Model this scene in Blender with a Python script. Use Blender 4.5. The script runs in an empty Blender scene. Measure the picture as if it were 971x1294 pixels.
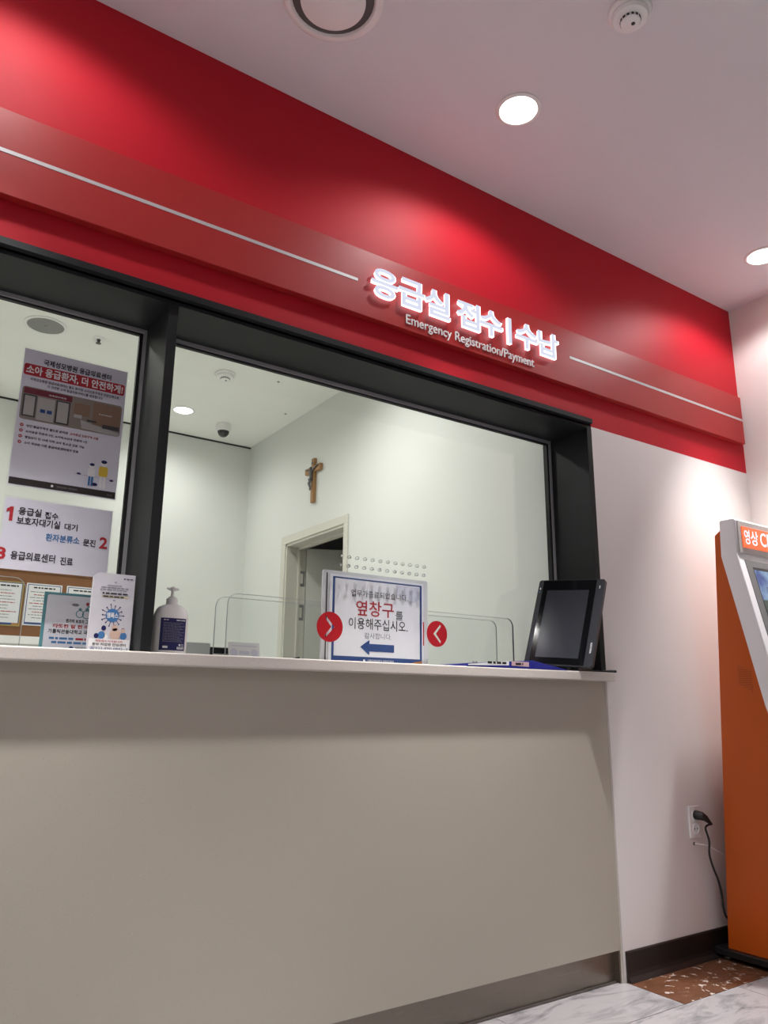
import bpy, bmesh, math, random
from mathutils import Vector, Matrix
random.seed(7)
scene = bpy.context.scene
COL = scene.collection
PI = math.pi

# ---------------------------------------------------------------- camera
# wall plane y = 0, x runs right along the wall, z up; calibrated from the photograph's edges
FPX, PITCH, ROLL, YAW = 963.19, 0.24682762, 0.00896293, -0.5944508
CAM = Vector((0.0, -2.0, 0.942))
_f = Vector((-math.sin(YAW)*math.cos(PITCH), math.cos(YAW)*math.cos(PITCH), math.sin(PITCH)))
_r = Vector((math.cos(YAW), math.sin(YAW), 0)); _u = _r.cross(_f)
RGT = _r*math.cos(ROLL) + _u*math.sin(ROLL); UPV = -_r*math.sin(ROLL) + _u*math.cos(ROLL)
cam_data = bpy.data.cameras.new('camera'); cam = bpy.data.objects.new('camera', cam_data); COL.objects.link(cam)
cam_data.sensor_fit = 'HORIZONTAL'; cam_data.sensor_width = 36.0; cam_data.lens = FPX/971*36
cam_data.clip_start = 0.02
m = Matrix((RGT, UPV, -_f)).transposed().to_4x4(); m.translation = CAM; cam.matrix_world = m
scene.camera = cam
def ray(px, py): return RGT*((px-485.5)/FPX) - UPV*((py-647)/FPX) + _f
def on_y(px, py, y): d = ray(px, py); return CAM + d*((y-CAM.y)/d.y)
def on_x(px, py, x): d = ray(px, py); return CAM + d*((x-CAM.x)/d.x)
def on_z(px, py, z): d = ray(px, py); return CAM + d*((z-CAM.z)/d.z)

# ---------------------------------------------------------------- world, exposure, lamps' power
w = bpy.data.worlds.new('world'); scene.world = w; w.use_nodes = True
w.node_tree.nodes['Background'].inputs[0].default_value = (.9, .9, 1, 1)
w.node_tree.nodes['Background'].inputs[1].default_value = 0.05
vs = scene.view_settings
vs.view_transform = 'Standard'; vs.look = 'None'; vs.gamma = 1; vs.exposure = 0.25; vs.use_curve_mapping = False
CEIL = 2.963
ROW_WALL = [(-1.47, -.40), (.085, -.40), (1.634, -.40), (3.184, -.39)]          # downlights along the red wall
ROW_ROOM = [(-1.6, -2.25), (-.1, -2.25), (-.1, -4.07), (1.6, -4.07), (1.58, -5.17), (-1.6, -5.17), (9.22, -7.32), (9.55, -8.58)]  # left-hand ones added, unseen, for bounce light; the rest placed from reflections
ROW_OFFICE = [(1.663, 3.026), (.10, 3.026), (1.663, 1.35), (.10, 1.35), (-1.5, 2.2)]
P_WALL, P_ROOM, P_OFFICE, SPILL = 312.0, 300.0, 88.0, .068

# ---------------------------------------------------------------- materials
def srgb(r, g, b):
    f = lambda c: (c/12.92 if c <= .04045 else ((c+.055)/1.055)**2.4)
    return (f(r/255), f(g/255), f(b/255), 1)
MATS = {}
def mat(name, col, rough=.5, metal=0, var=0, scale=8, bump=0, bscale=200, emit=None, estr=0, spec=.5, coat=0):
    if name in MATS: return MATS[name]
    M = bpy.data.materials.new(name); M.use_nodes = True; nt = M.node_tree; N = nt.nodes; L = nt.links
    b = N['Principled BSDF']; b.inputs['Base Color'].default_value = col
    b.inputs['Roughness'].default_value = rough; b.inputs['Metallic'].default_value = metal
    b.inputs['Specular IOR Level'].default_value = spec; b.inputs['Coat Weight'].default_value = coat
    if emit: b.inputs['Emission Color'].default_value = emit; b.inputs['Emission Strength'].default_value = estr
    tc = N.new('ShaderNodeTexCoord')
    if var:
        n = N.new('ShaderNodeTexNoise'); n.inputs['Scale'].default_value = scale; n.inputs['Detail'].default_value = 4
        L.new(tc.outputs['Object'], n.inputs['Vector'])
        mx = N.new('ShaderNodeMix'); mx.data_type = 'RGBA'
        mx.inputs['A'].default_value = [max(0, c*(1-var)) for c in col[:3]]+[1]
        mx.inputs['B'].default_value = [min(1, c*(1+var)) for c in col[:3]]+[1]
        L.new(n.outputs['Fac'], mx.inputs['Factor']); L.new(mx.outputs['Result'], b.inputs['Base Color'])
    if bump:
        n2 = N.new('ShaderNodeTexNoise'); n2.inputs['Scale'].default_value = bscale
        L.new(tc.outputs['Object'], n2.inputs['Vector'])
        bp = N.new('ShaderNodeBump'); bp.inputs['Strength'].default_value = bump; bp.inputs['Distance'].default_value = .002
        L.new(n2.outputs['Fac'], bp.inputs['Height']); L.new(bp.outputs['Normal'], b.inputs['Normal'])
    MATS[name] = M; return M
def speckle(name, base, dark, light, rough=.35, scale=420):
    M = mat(name, base, rough); nt = M.node_tree; N = nt.nodes; L = nt.links; b = N['Principled BSDF']
    tc = N['Texture Coordinate']; v = N.new('ShaderNodeTexNoise'); v.inputs['Scale'].default_value = scale; v.inputs['Detail'].default_value = 2
    L.new(tc.outputs['Object'], v.inputs['Vector'])
    r = N.new('ShaderNodeValToRGB'); e = r.color_ramp.elements
    e[0].position = .28; e[0].color = dark; e[1].position = .36; e[1].color = base
    k = e.new(.66); k.color = base; k = e.new(.74); k.color = light
    L.new(v.outputs['Fac'], r.inputs['Fac']); L.new(r.outputs['Color'], b.inputs['Base Color']); return M
def clear(name, tint=(1, 1, 1, 1), ior=1.45, rough=.0):
    M = bpy.data.materials.new(name); M.use_nodes = True; nt = M.node_tree; N = nt.nodes; L = nt.links
    N.remove(N['Principled BSDF']); out = N['Material Output']
    t = N.new('ShaderNodeBsdfTransparent'); t.inputs[0].default_value = tint
    g = N.new('ShaderNodeBsdfGlossy'); g.inputs['Roughness'].default_value = rough
    fr = N.new('ShaderNodeFresnel'); fr.inputs[0].default_value = ior
    mx = N.new('ShaderNodeMixShader'); L.new(fr.outputs[0], mx.inputs[0]); L.new(t.outputs[0], mx.inputs[1]); L.new(g.outputs[0], mx.inputs[2])
    L.new(mx.outputs[0], out.inputs[0]); MATS[name] = M; return M
def marble(name, base, vein, scale=3.0, rough=.22, spots=None):
    M = mat(name, base, rough); nt = M.node_tree; N = nt.nodes; L = nt.links; b = N['Principled BSDF']; tc = N['Texture Coordinate']
    mp = N.new('ShaderNodeMapping'); mp.inputs['Rotation'].default_value = (0, 0, .6); mp.inputs['Scale'].default_value = (1, 3.2, 1)
    L.new(tc.outputs['Object'], mp.inputs['Vector'])
    n = N.new('ShaderNodeTexNoise'); n.inputs['Scale'].default_value = scale; n.inputs['Detail'].default_value = 8; n.inputs['Roughness'].default_value = .62; n.inputs['Distortion'].default_value = 1.2
    L.new(mp.outputs[0], n.inputs['Vector'])
    r = N.new('ShaderNodeValToRGB'); e = r.color_ramp.elements
    e[0].position = .34; e[0].color = vein; e[1].position = .5; e[1].color = base
    L.new(n.outputs['Fac'], r.inputs['Fac']); src = r.outputs['Color']
    if spots:
        v = N.new('ShaderNodeTexNoise'); v.inputs['Scale'].default_value = 34; v.inputs['Detail'].default_value = 5; v.inputs['Distortion'].default_value = .8
        L.new(tc.outputs['Object'], v.inputs['Vector'])
        r2 = N.new('ShaderNodeValToRGB'); q = r2.color_ramp.elements; q[0].position = .61; q[0].color = (0, 0, 0, 1); q[1].position = .66; q[1].color = (1, 1, 1, 1)
        L.new(v.outputs['Fac'], r2.inputs['Fac'])
        mx = N.new('ShaderNodeMix'); mx.data_type = 'RGBA'; mx.inputs['B'].default_value = spots
        L.new(r2.outputs['Color'], mx.inputs['Factor']); L.new(src, mx.inputs['A']); src = mx.outputs['Result']
    L.new(src, b.inputs['Base Color']); return M
def brushed(name, col, rough=.3):
    M = mat(name, col, rough, 1); nt = M.node_tree; N = nt.nodes; L = nt.links; b = N['Principled BSDF']; tc = N['Texture Coordinate']
    mp = N.new('ShaderNodeMapping'); mp.inputs['Scale'].default_value = (1.5, 1.5, 120); L.new(tc.outputs['Object'], mp.inputs['Vector'])
    n = N.new('ShaderNodeTexNoise'); n.inputs['Scale'].default_value = 4; L.new(mp.outputs[0], n.inputs['Vector'])
    mr = N.new('ShaderNodeMapRange'); mr.inputs['To Min'].default_value = rough-.1; mr.inputs['To Max'].default_value = rough+.15
    L.new(n.outputs['Fac'], mr.inputs['Value']); L.new(mr.outputs[0], b.inputs['Roughness']); return M
def emitter(name, col, s):
    M = bpy.data.materials.new(name); M.use_nodes = True; nt = M.node_tree; N = nt.nodes
    N.remove(N['Principled BSDF']); e = N.new('ShaderNodeEmission'); e.inputs[0].default_value = col; e.inputs[1].default_value = s
    nt.links.new(e.outputs[0], N['Material Output'].inputs[0]); MATS[name] = M; return M

WHITE_WALL = mat('white wall paint', (.82, .78, .76, 1), .6, var=.02, scale=3, bump=.05, bscale=350)
OFFICE_WALL = mat('office wall paint', (.74, .755, .725, 1), .6, var=.02, scale=2)
CEIL_M = mat('ceiling paint', (.78, .76, .80, 1), .7, var=.015, scale=2)
RED_WALL = mat('red wall paint', (.53, .010, .023, 1), .55, bump=.05, bscale=400, spec=.25)
RED_PANEL = mat('satin red sign board', (.42, .018, .018, 1), .42, var=.04, scale=40)
FRAME = mat('anthracite powder coat', (.010, .0115, .013, 1), .5, bump=.04, bscale=600, spec=.32)
ALU = mat('aluminium bead', (.46, .47, .49, 1), .35, .3)
GASKET = mat('black gasket', (.008, .008, .009, 1), .6)
PANEL = speckle('beige counter board', (.46, .425, .355, 1), (.37, .335, .275, 1), (.54, .505, .43, 1), .45, 260)
STONE = speckle('pale engineered stone', (.66, .61, .56, 1), (.46, .41, .36, 1), (.76, .72, .68, 1), .3, 330)
STEEL = brushed('brushed steel', (.27, .24, .205, 1), .30)
RUBBER = mat('black rubber skirting', (.016, .012, .011, 1), .4, bump=.1, bscale=60)
MARBLE = marble('white veined marble', (.36, .34, .348, 1), (.17, .165, .178, 1), 3.2)
BROWN = marble('brown marble', (.135, .056, .028, 1), (.08, .032, .015, 1), 4, .3, spots=(.55, .46, .41, 1))
GROUT = mat('grey grout', (.12, .11, .11, 1), .8)
GLASS = clear('window glass', (.98, .99, .985, 1), 1.27)
ACRYL = clear('clear acrylic', (.985, .99, .99, 1), 1.2)
ACRYL_EDGE = mat('acrylic cut edge', (.60, .63, .66, 1), .2)
ACRYL_DARK = mat('violet acrylic edge with painted shade', (.06, .05, .16, 1), .2)  # darker edge copy, shade painted into the violet tone
PLASTIC = mat('white plastic', (.88, .87, .86, 1), .35)
PLASTIC_G = mat('grey plastic', (.20, .20, .20, 1), .5)
CREAM = mat('cream door paint', (.66, .64, .57, 1), .45)
LEAF_M = mat('grey beige door leaf', (.50, .50, .46, 1), .45)
BLACK = mat('black plastic', (.01, .01, .011, 1), .4)
DARKGLASS = mat('black glass', (.006, .006, .007, 1), .08, coat=.4)
SCREEN_OFF = mat('switched off screen', (.040, .043, .050, 1), .18, coat=.3)
GUNMETAL = mat('dark grey metal', (.045, .048, .056, 1), .38, .6)
ORANGE = mat('orange powder coat', (.50, .085, .002, 1), .42, bump=.05, bscale=500)
SHELL = mat('white kiosk shell', (.84, .83, .86, 1), .35)
KGREY = mat('warm grey plate', (.58, .56, .53, 1), .5)
KBEZ = mat('dark grey bezel', (.15, .15, .15, 1), .45)
PAPER = mat('poster paper', (.68, .68, .77, 1), .4, coat=.1)
PAPER_W = mat('white paper', (.78, .78, .80, 1), .6)
INK = mat('black ink', (.012, .012, .016, 1), .6)
INK_R = mat('red ink', (.42, .015, .025, 1), .6)
INK_B = mat('blue ink', (.018, .06, .22, 1), .6)
INK_LB = mat('light blue ink', (.05, .18, .42, 1), .6)
INK_NAVY = mat('navy ink', (.010, .012, .10, 1), .45)
INK_TEAL = mat('teal ink', (.10, .30, .36, 1), .5)
INK_W = mat('white ink', (.80, .80, .82, 1), .6)
INK_G = mat('grey ink', (.25, .25, .28, 1), .6)
INK_Y = mat('yellow ink', (.70, .50, .05, 1), .6)
INK_DB = mat('dark brown ink', (.025, .018, .017, 1), .5)
INK_PALE = mat('pale blue watermark ink', (.62, .63, .74, 1), .6)
SKIN_INK = mat('peach ink', (.62, .44, .36, 1), .6)
INK_OR = mat('ochre ink', (.45, .19, .05, 1), .6)
RED_STICK = mat('red vinyl', (.40, .008, .015, 1), .35)
WOOD = mat('oak wood', (.34, .18, .065, 1), .5, var=.25, scale=60)
BOARD = mat('brown notice board', (.22, .095, .035, 1), .7, var=.12, scale=30)
PEWTER = mat('pewter', (.16, .16, .17, 1), .35, .8)
SILVERLINE = mat('silver inlay', (.62, .60, .62, 1), .4, .3)
BLUE_PL = mat('blue plastic', (.012, .018, .26, 1), .35)
LAMP_E = emitter('lamp diffuser light', (1, .99, .96, 1), 9)
LETTER_E = emitter('lit letter face', (.80, .83, 1, 1), .76); HALO_E = emitter('letter halo light', (.92, .94, 1, 1), 2.0)

# ---------------------------------------------------------------- mesh helpers
class MB:
    def __init__(s): s.v = []; s.f = []
    def add(s, vs, fs):
        o = len(s.v); s.v += [tuple(v) for v in vs]; s.f += [tuple(i+o for i in f) for f in fs]; return s
    def box(s, x0, x1, y0, y1, z0, z1):
        return s.add([(x, y, z) for x in (x0, x1) for y in (y0, y1) for z in (z0, z1)],
                     [(0, 1, 3, 2), (4, 6, 7, 5), (0, 4, 5, 1), (2, 3, 7, 6), (0, 2, 6, 4), (1, 5, 7, 3)])
    def prism(s, pts, a, b, ax='x'):          # pts in the other two axes, extruded a..b along ax
        n = len(pts); mk = {'x': lambda p, t: (t, p[0], p[1]), 'y': lambda p, t: (p[0], t, p[1]), 'z': lambda p, t: (p[0], p[1], t)}[ax]
        return s.add([mk(p, a) for p in pts]+[mk(p, b) for p in pts],
                     [tuple(range(n))[::-1], tuple(range(n, 2*n))]+[(i, (i+1) % n, n+(i+1) % n, n+i) for i in range(n)])
    def lathe(s, prof, n=32, c=(0, 0, 0), sy=1):       # prof: (radius, z) from one end to the other
        vs = []; fs = []; k = len(prof)
        for i in range(n):
            a = 2*PI*i/n
            vs += [(c[0]+r*math.cos(a), c[1]+sy*r*math.sin(a), c[2]+z) for r, z in prof]
        for i in range(n):
            j = (i+1) % n
            fs += [(i*k+q, j*k+q, j*k+q+1, i*k+q+1) for q in range(k-1)]
        fs.append(tuple(i*k for i in range(n))); fs.append(tuple(i*k+k-1 for i in range(n))[::-1])
        return s.add(vs, fs)
    def tube(s, pts, rad, n=8):
        pts = [Vector(p) for p in pts]; rr = rad if isinstance(rad, (list, tuple)) else [rad]*len(pts)
        up = Vector((.13, .2, 1)).normalized(); vs = []
        for i, p in enumerate(pts):
            t = (pts[min(i+1, len(pts)-1)]-pts[max(i-1, 0)]).normalized()
            a = t.cross(up); a = a.normalized() if a.length > 1e-4 else Vector((1, 0, 0)); b = t.cross(a)
            vs += [p+(a*math.cos(2*PI*k/n)+b*math.sin(2*PI*k/n))*rr[i] for k in range(n)]
        m_ = len(pts); fs = [(i*n+k, i*n+(k+1) % n, (i+1)*n+(k+1) % n, (i+1)*n+k) for i in range(m_-1) for k in range(n)]
        fs += [tuple(range(n))[::-1], tuple((m_-1)*n+k for k in range(n))]
        return s.add(vs, fs)
    def loft(s, secs, cap=True):
        n = len(secs[0]); vs = [p for q in secs for p in q]
        fs = [(i*n+k, i*n+(k+1) % n, (i+1)*n+(k+1) % n, (i+1)*n+k) for i in range(len(secs)-1) for k in range(n)]
        if cap: fs += [tuple(range(n))[::-1], tuple((len(secs)-1)*n+k for k in range(n))]
        return s.add(vs, fs)
    def mesh(s, name, m_):
        me = bpy.data.meshes.new(name); me.from_pydata(s.v, [], s.f); me.materials.append(m_)
        bm = bmesh.new(); bm.from_mesh(me); bmesh.ops.recalc_face_normals(bm, faces=bm.faces); bm.to_mesh(me); bm.free(); return me
    def build(s, name, m_, parent=None, smooth=False, bevel=0, seg=2):
        me = s.mesh(name, m_); o = bpy.data.objects.new(name, me); COL.objects.link(o)
        if parent: o.parent = parent
        if smooth:
            for p in me.polygons: p.use_smooth = True
            md = o.modifiers.new('edge', 'EDGE_SPLIT'); md.split_angle = math.radians(38)
        if bevel:
            b = o.modifiers.new('bevel', 'BEVEL'); b.width = bevel; b.segments = seg; b.limit_method = 'ANGLE'; b.angle_limit = math.radians(40)
        return o
def tag(o, label=None, cat=None, group=None, kind=None):
    if label: o['label'] = label
    if cat: o['category'] = cat
    if group: o['group'] = group
    if kind: o['kind'] = kind
    return o
def thing(name, label, cat, loc=(0, 0, 0), rot=(0, 0, 0), group=None):
    o = bpy.data.objects.new(name, None); o.empty_display_size = .05; COL.objects.link(o); o.location = loc; o.rotation_euler = rot
    return tag(o, label, cat, group)
def struct(name, mb, m_, parent=None, **k):
    o = mb.build(name, m_, parent, **k)
    if not parent: o['kind'] = 'structure'
    return o
def structure_empty(name, loc=(0, 0, 0)):
    o = bpy.data.objects.new(name, None); COL.objects.link(o); o.location = loc; o['kind'] = 'structure'; return o
def copy_tree(o, parent=None):
    c = o.copy(); COL.objects.link(c); c.parent = parent
    for ch in list(o.children): copy_tree(ch, c)
    return c

def curve_mesh(cu):
    o = bpy.data.objects.new('tmp_curve', cu)
    me = bpy.data.meshes.new_from_object(o)
    v = [tuple(p.co) for p in me.vertices]; f = [tuple(p.vertices) for p in me.polygons]
    bpy.data.objects.remove(o); bpy.data.curves.remove(cu); bpy.data.meshes.remove(me)
    return v, f
def text_geo(s, bold=0, ext=0, res=3):
    cu = bpy.data.curves.new('tmp', 'FONT'); cu.body = s; cu.offset = bold; cu.extrude = ext; cu.resolution_u = res
    v, f = curve_mesh(cu)
    xs = [p[0] for p in v]; ys = [p[1] for p in v]
    return v, f, min(xs), max(xs), min(ys), max(ys)
def outline_geo(outlines, ext=0):                     # closed polygons; inner ones cut holes
    cu = bpy.data.curves.new('tmp', 'CURVE'); cu.dimensions = '2D'; cu.fill_mode = 'BOTH'; cu.extrude = ext
    for pts in outlines:
        sp = cu.splines.new('POLY'); sp.points.add(len(pts)-1); sp.use_cyclic_u = True
        for q, p in zip(sp.points, pts): q.co = (p[0], p[1], 0, 1)
    return curve_mesh(cu)
def circle(cx, cy, r, n=40, ry=None): return [(cx+r*math.cos(2*PI*i/n), cy+(ry or r)*math.sin(2*PI*i/n)) for i in range(n)]
def rrect(x0, y0, x1, y1, r, n=6, corners=(1, 1, 1, 1)):
    out = []
    for k, (cx, cy, a0) in enumerate(((x0+r, y0+r, PI), (x1-r, y0+r, 1.5*PI), (x1-r, y1-r, 0), (x0+r, y1-r, .5*PI))):
        if corners[k]: out += [(cx+r*math.cos(a0+.5*PI*i/n), cy+r*math.sin(a0+.5*PI*i/n)) for i in range(n+1)]
        else: out.append([(x0, y0), (x1, y0), (x1, y1), (x0, y1)][k])
    return out
def plate(mb, outlines, y0, y1):                      # flat plate in x-z with true holes, y0..y1
    v, f = outline_geo(outlines, ext=abs(y1-y0)/2)
    return mb.add([(a, (y0+y1)/2-c, b) for a, b, c in v], f)

class Print:
    """flat print on a sheet, each line and shape its own part: local x right, z up, facing -y"""
    def __init__(s, parent, y=0.0): s.p = parent; s.y = y
    def rect(s, m_, x0, z0, x1, z1, lay=1):
        y = s.y-lay*.0004; MB().add([(x0, y, z0), (x1, y, z0), (x1, y, z1), (x0, y, z1)], [(0, 1, 2, 3)]).build('printed_shape', m_, s.p)
    def shape(s, m_, outlines, lay=1):
        y = s.y-lay*.0004; v, f = outline_geo(outlines); MB().add([(a, y, b) for a, b, c in v], f).build('printed_shape', m_, s.p)
    def text(s, m_, t, x0, z0, x1, z1, bold=0, lay=2, res=2):
        y = s.y-lay*.0004; v, f, a0, a1, b0, b1 = text_geo(t, bold, 0, res)
        MB().add([(x0+(a-a0)/(a1-a0)*(x1-x0), y, z0+(b-b0)/(b1-b0)*(z1-z0)) for a, b, c in v], f).build('lettering', m_, s.p)
    def fine(s, m_, x0, z0, x1, z1, n=14, lay=2):      # print too small to read: a row of word-long marks
        y = s.y-lay*.0004; mb = MB(); x = x0; st_ = (x1-x0)/n; rr = random.Random(int(x0*1e5)+int(z0*1e5))
        while x < x1-st_*.4:
            L_ = min(st_*rr.choice((.8, 1.4, 2.2)), x1-x); mb.add([(x, y, z0), (x+L_, y, z0), (x+L_, y, z1), (x, y, z1)], [(0, 1, 2, 3)]); x += L_+st_*.35
        o = mb.build('fine_print', m_, s.p); o['kind'] = 'stuff'
    def done(s): pass

# ================================================================= THE ROOM
XC = 3.533          # right-hand corner
JX0, JX1 = 2.364, 2.391   # right jamb of the window frame (inner, outer)
HEAD = 2.06
GL = .215           # glass plane
WL = -1.0           # left end of the window, outside the picture
ZR = 2.072          # lower edge of the red paint
CT, CB, CF = 1.066, 1.033, -.037    # counter top: upper face, lower face, front edge

# floor: base slab plus single tiles
fl = struct('floor', MB().box(-3, 11, -10, 4, -.06, -.006), GROUT)
tile_me = {}
def tile(x0, x1, y0, y1, m_=MARBLE, name='tile'):
    g = .0012
    key = (round(x1-x0, 3), round(y1-y0, 3), m_.name)
    if key not in tile_me:
        wx, wy = x1-x0-2*g, y1-y0-2*g
        tile_me[key] = MB().box(0, wx, 0, wy, -.006, 0).mesh('tile', m_)
    o = bpy.data.objects.new(name, tile_me[key]); COL.objects.link(o); o.location = (x0+g, y0+g, 0); o.parent = fl
    return o
for i in range(-5, 3):
    x0 = 2.397+.6*(i-1)
    if abs(x0-2.397) < .01:
        o = tile(x0, x0+.6, -.235, .04, BROWN); o['label'] = 'brown marble tile with white scuffs'
    else: tile(x0, x0+.6, -.235, .04)
for j in range(5):
    for i in range(-5, 4):
        x0 = 2.697+.6*(i-2); tile(x0, x0+.6, -.235-.6*(j+1), -.235-.6*j)
struct('floor_lobby', MB().box(-3, 11, -10, -3.236, -.006, 0), MARBLE)
struct('floor_office_unseen', MB().box(-3, 6, .05, 4, -.006, 0), mat('pale light bouncing floor', (.84, .84, .80, 1), .5, var=.04, scale=20))  # unseen floor, its pale colour chosen to bounce light up to the ceiling

# ceiling
struct('ceiling', MB().box(-3, 11, -10, .15, CEIL, CEIL+.1), CEIL_M)
struct('ceiling_office', MB().box(-3, 6, .15, 4.1, CEIL, CEIL+.1), mat('ceiling paint lightened for office light', (.90, .91, .86, 1), .7))  # lighter copy of the ceiling paint; the office's brighter light is put into it

# front wall: white part, red painted part above the window
wf = struct('wall_front', MB().box(JX1, XC, 0, .20, 0, ZR).box(-3, WL-.03, 0, .2, 0, ZR).box(-3, XC, .10, .20, ZR, CEIL), WHITE_WALL)
MB().box(-3, XC, 0, .10, ZR, CEIL).build('red_paint', RED_WALL, wf)
struct('wall_right', MB().box(XC, XC+.15, -2.9, .2, 0, CEIL), WHITE_WALL)
struct('wall_lobby', MB().box(XC+.15, 11, -2.9, -2.75, 0, CEIL), WHITE_WALL)
struct('wall_lobby_right', MB().box(11, 11.15, -10, -2.75, 0, CEIL), WHITE_WALL)
struct('wall_back', MB().box(-3, 11, -10.15, -10, 0, CEIL), WHITE_WALL)
struct('wall_left', MB().box(-3.15, -3, -10, 0.2, 0, CEIL), WHITE_WALL)

# skirting on the right: black rubber with a small cove
def cove(x0, x1): return MB().prism([(0, .0), (-.022, 0), (-.020, .004), (-.010, .016), (-.007, .03), (-.007, .094), (-.004, .098), (0, .098)], x0, x1, 'x')
struct('baseboard_front', cove(2.402, XC-.001), RUBBER)

# window: frame members, beads, panes
win = structure_empty('window_1', (0, 0, CT))
def wpart(name, mb, m_, **k):
    mb.v = [(x, y, z-CT) for x, y, z in mb.v]; return mb.build(name, m_, win, **k)
MX0, MX1 = .597, .6255
wpart('head_frame', MB().box(WL, JX1, 0, .25, HEAD, ZR+.009), FRAME)
wpart('head_flashing', MB().box(WL-.01, JX1-.014, -.022, .0, HEAD+.017, HEAD+.036), FRAME)
wpart('jamb', MB().box(JX0, JX1, -.001, .25, CT, HEAD), FRAME)
wpart('jamb', MB().box(WL-.03, WL, -.001, .25, CT, ZR), FRAME)
wpart('mullion', MB().box(MX0, MX1, 0, .25, CT, HEAD), FRAME, bevel=.0015)
for a, b in ((WL, MX0), (MX1, JX0)):
    wpart('glazing_bead', MB().box(a, b, GL-.012, GL-.002, HEAD-.012, HEAD), ALU)
    wpart('gasket', MB().box(a+.008, b-.008, GL-.006, GL+.008, HEAD-.018, HEAD-.012), GASKET)
    for x, s in ((a, 1), (b, -1)):
        wpart('glazing_bead', MB().box(min(x, x+s*.010), max(x, x+s*.010), GL-.012, GL-.002, CT, HEAD-.012), ALU)
        wpart('gasket', MB().box(min(x+s*.010, x+s*.020), max(x+s*.010, x+s*.020), GL-.006, GL+.008, CT, HEAD-.012), GASKET)
HOLES = []
for k in range(12):
    for q, z in enumerate((1.434, 1.4025)):
        HOLES.append((1.3235+k*(1.681-1.3235)/11-(q*.003), z))
wpart('pane', plate(MB(), [[(WL, CT), (MX0, CT), (MX0, HEAD), (WL, HEAD)]], GL, GL+.008), GLASS)
wpart('pane', plate(MB(), [[(MX1, CT), (JX0, CT), (JX0, HEAD), (MX1, HEAD)]]+[circle(x, z, .0055, 14) for x, z in HOLES], GL, GL+.008), GLASS)
rim = None
for x, z in HOLES:
    if rim is None:
        mb = MB(); v, f = outline_geo([circle(0, 0, .0062, 14), circle(0, 0, .0046, 14)], .0045)
        mb.add([(a, -c, b) for a, b, c in v], f); rim = mb.mesh('hole_rim', clear('drilled glass edge', (.86, .87, .88, 1), 1.22))
    o = bpy.data.objects.new('hole_rim', rim); COL.objects.link(o); o.parent = win; o.location = (x, GL+.004, z-CT)

# office behind the glass
OX = 2.406; OY = 3.515
DY0, DY1, DZ = 1.99, 2.79, 2.036
struct('wall_office_right', MB().box(OX, OX+.14, .2, DY0, 0, CEIL).box(OX, OX+.14, DY1, OY, 0, CEIL).box(OX, OX+.14, DY0, DY1, DZ, CEIL), OFFICE_WALL)
struct('wall_office_back', MB().box(-3, OX+.14, OY, OY+.15, 0, CEIL), OFFICE_WALL)
struct('wall_office_left', MB().box(-3.15, -3, .2, OY+.15, 0, CEIL), OFFICE_WALL)
struct('trim_1', MB().box(-3, OX, OY-.006, OY, CEIL-.012, CEIL), GASKET)
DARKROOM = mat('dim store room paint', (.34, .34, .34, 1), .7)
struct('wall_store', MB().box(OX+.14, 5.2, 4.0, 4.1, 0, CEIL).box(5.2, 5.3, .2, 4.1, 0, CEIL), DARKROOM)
# door frame, hinges and the leaf standing open into the next room
dr = structure_empty('door_1', (OX, DY1, 0))
def dpart(name, mb, m_, parent=None, **k):
    mb.v = [(x-OX, y-DY1, z) for x, y, z in mb.v]; return mb.build(name, m_, parent or dr, **k)
ar = .062
dpart('architrave', MB().box(OX-.014, OX, DY0-.042, DY1+ar, DZ, DZ+.058), CREAM, bevel=.003)
dpart('architrave', MB().box(OX-.014, OX, DY1, DY1+ar, 0, DZ), CREAM, bevel=.003)
dpart('architrave', MB().box(OX-.014, OX, DY0-.042, DY0, 0, DZ), CREAM, bevel=.003)
dpart('lining', MB().box(OX-.004, OX+.15, DY1-.016, DY1, 0, DZ).box(OX-.004, OX+.15, DY0, DY0+.016, 0, DZ).box(OX-.004, OX+.15, DY0, DY1, DZ-.016, DZ), CREAM)
dpart('door_stop', MB().box(OX+.085, OX+.10, DY1-.030, DY1-.016, 0, DZ-.016).box(OX+.085, OX+.10, DY0+.016, DY1-.016, DZ-.030, DZ-.016), CREAM)
for z in (1.80, 1.56, .3):
    h = dpart('hinge', MB().box(OX+.10, OX+.142, DY1-.0185, DY1-.016, z-.055, z+.055), PLASTIC_G)
    MB().add([(x-OX, y-DY1, zz) for x, y, zz in MB().box(OX+.108, OX+.128, DY1-.0195, DY1-.0185, z-.035, z+.035).v], [(0, 1, 3, 2), (4, 6, 7, 5), (0, 4, 5, 1), (2, 3, 7, 6), (0, 2, 6, 4), (1, 5, 7, 3)]).build('hinge_leaf', CREAM, h)
leaf = MB().box(0, .76, -.04, 0, .008, DZ-.022).build('leaf', LEAF_M, dr, bevel=.002)
leaf.location = (.15, -.02, 0); leaf.rotation_euler.z = math.radians(-24)
MB().tube([(.70, -.04, 1.0), (.70, -.085, 1.0), (.60, -.09, 1.0)], .008, 8).build('handle', ALU, leaf, smooth=True)

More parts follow.
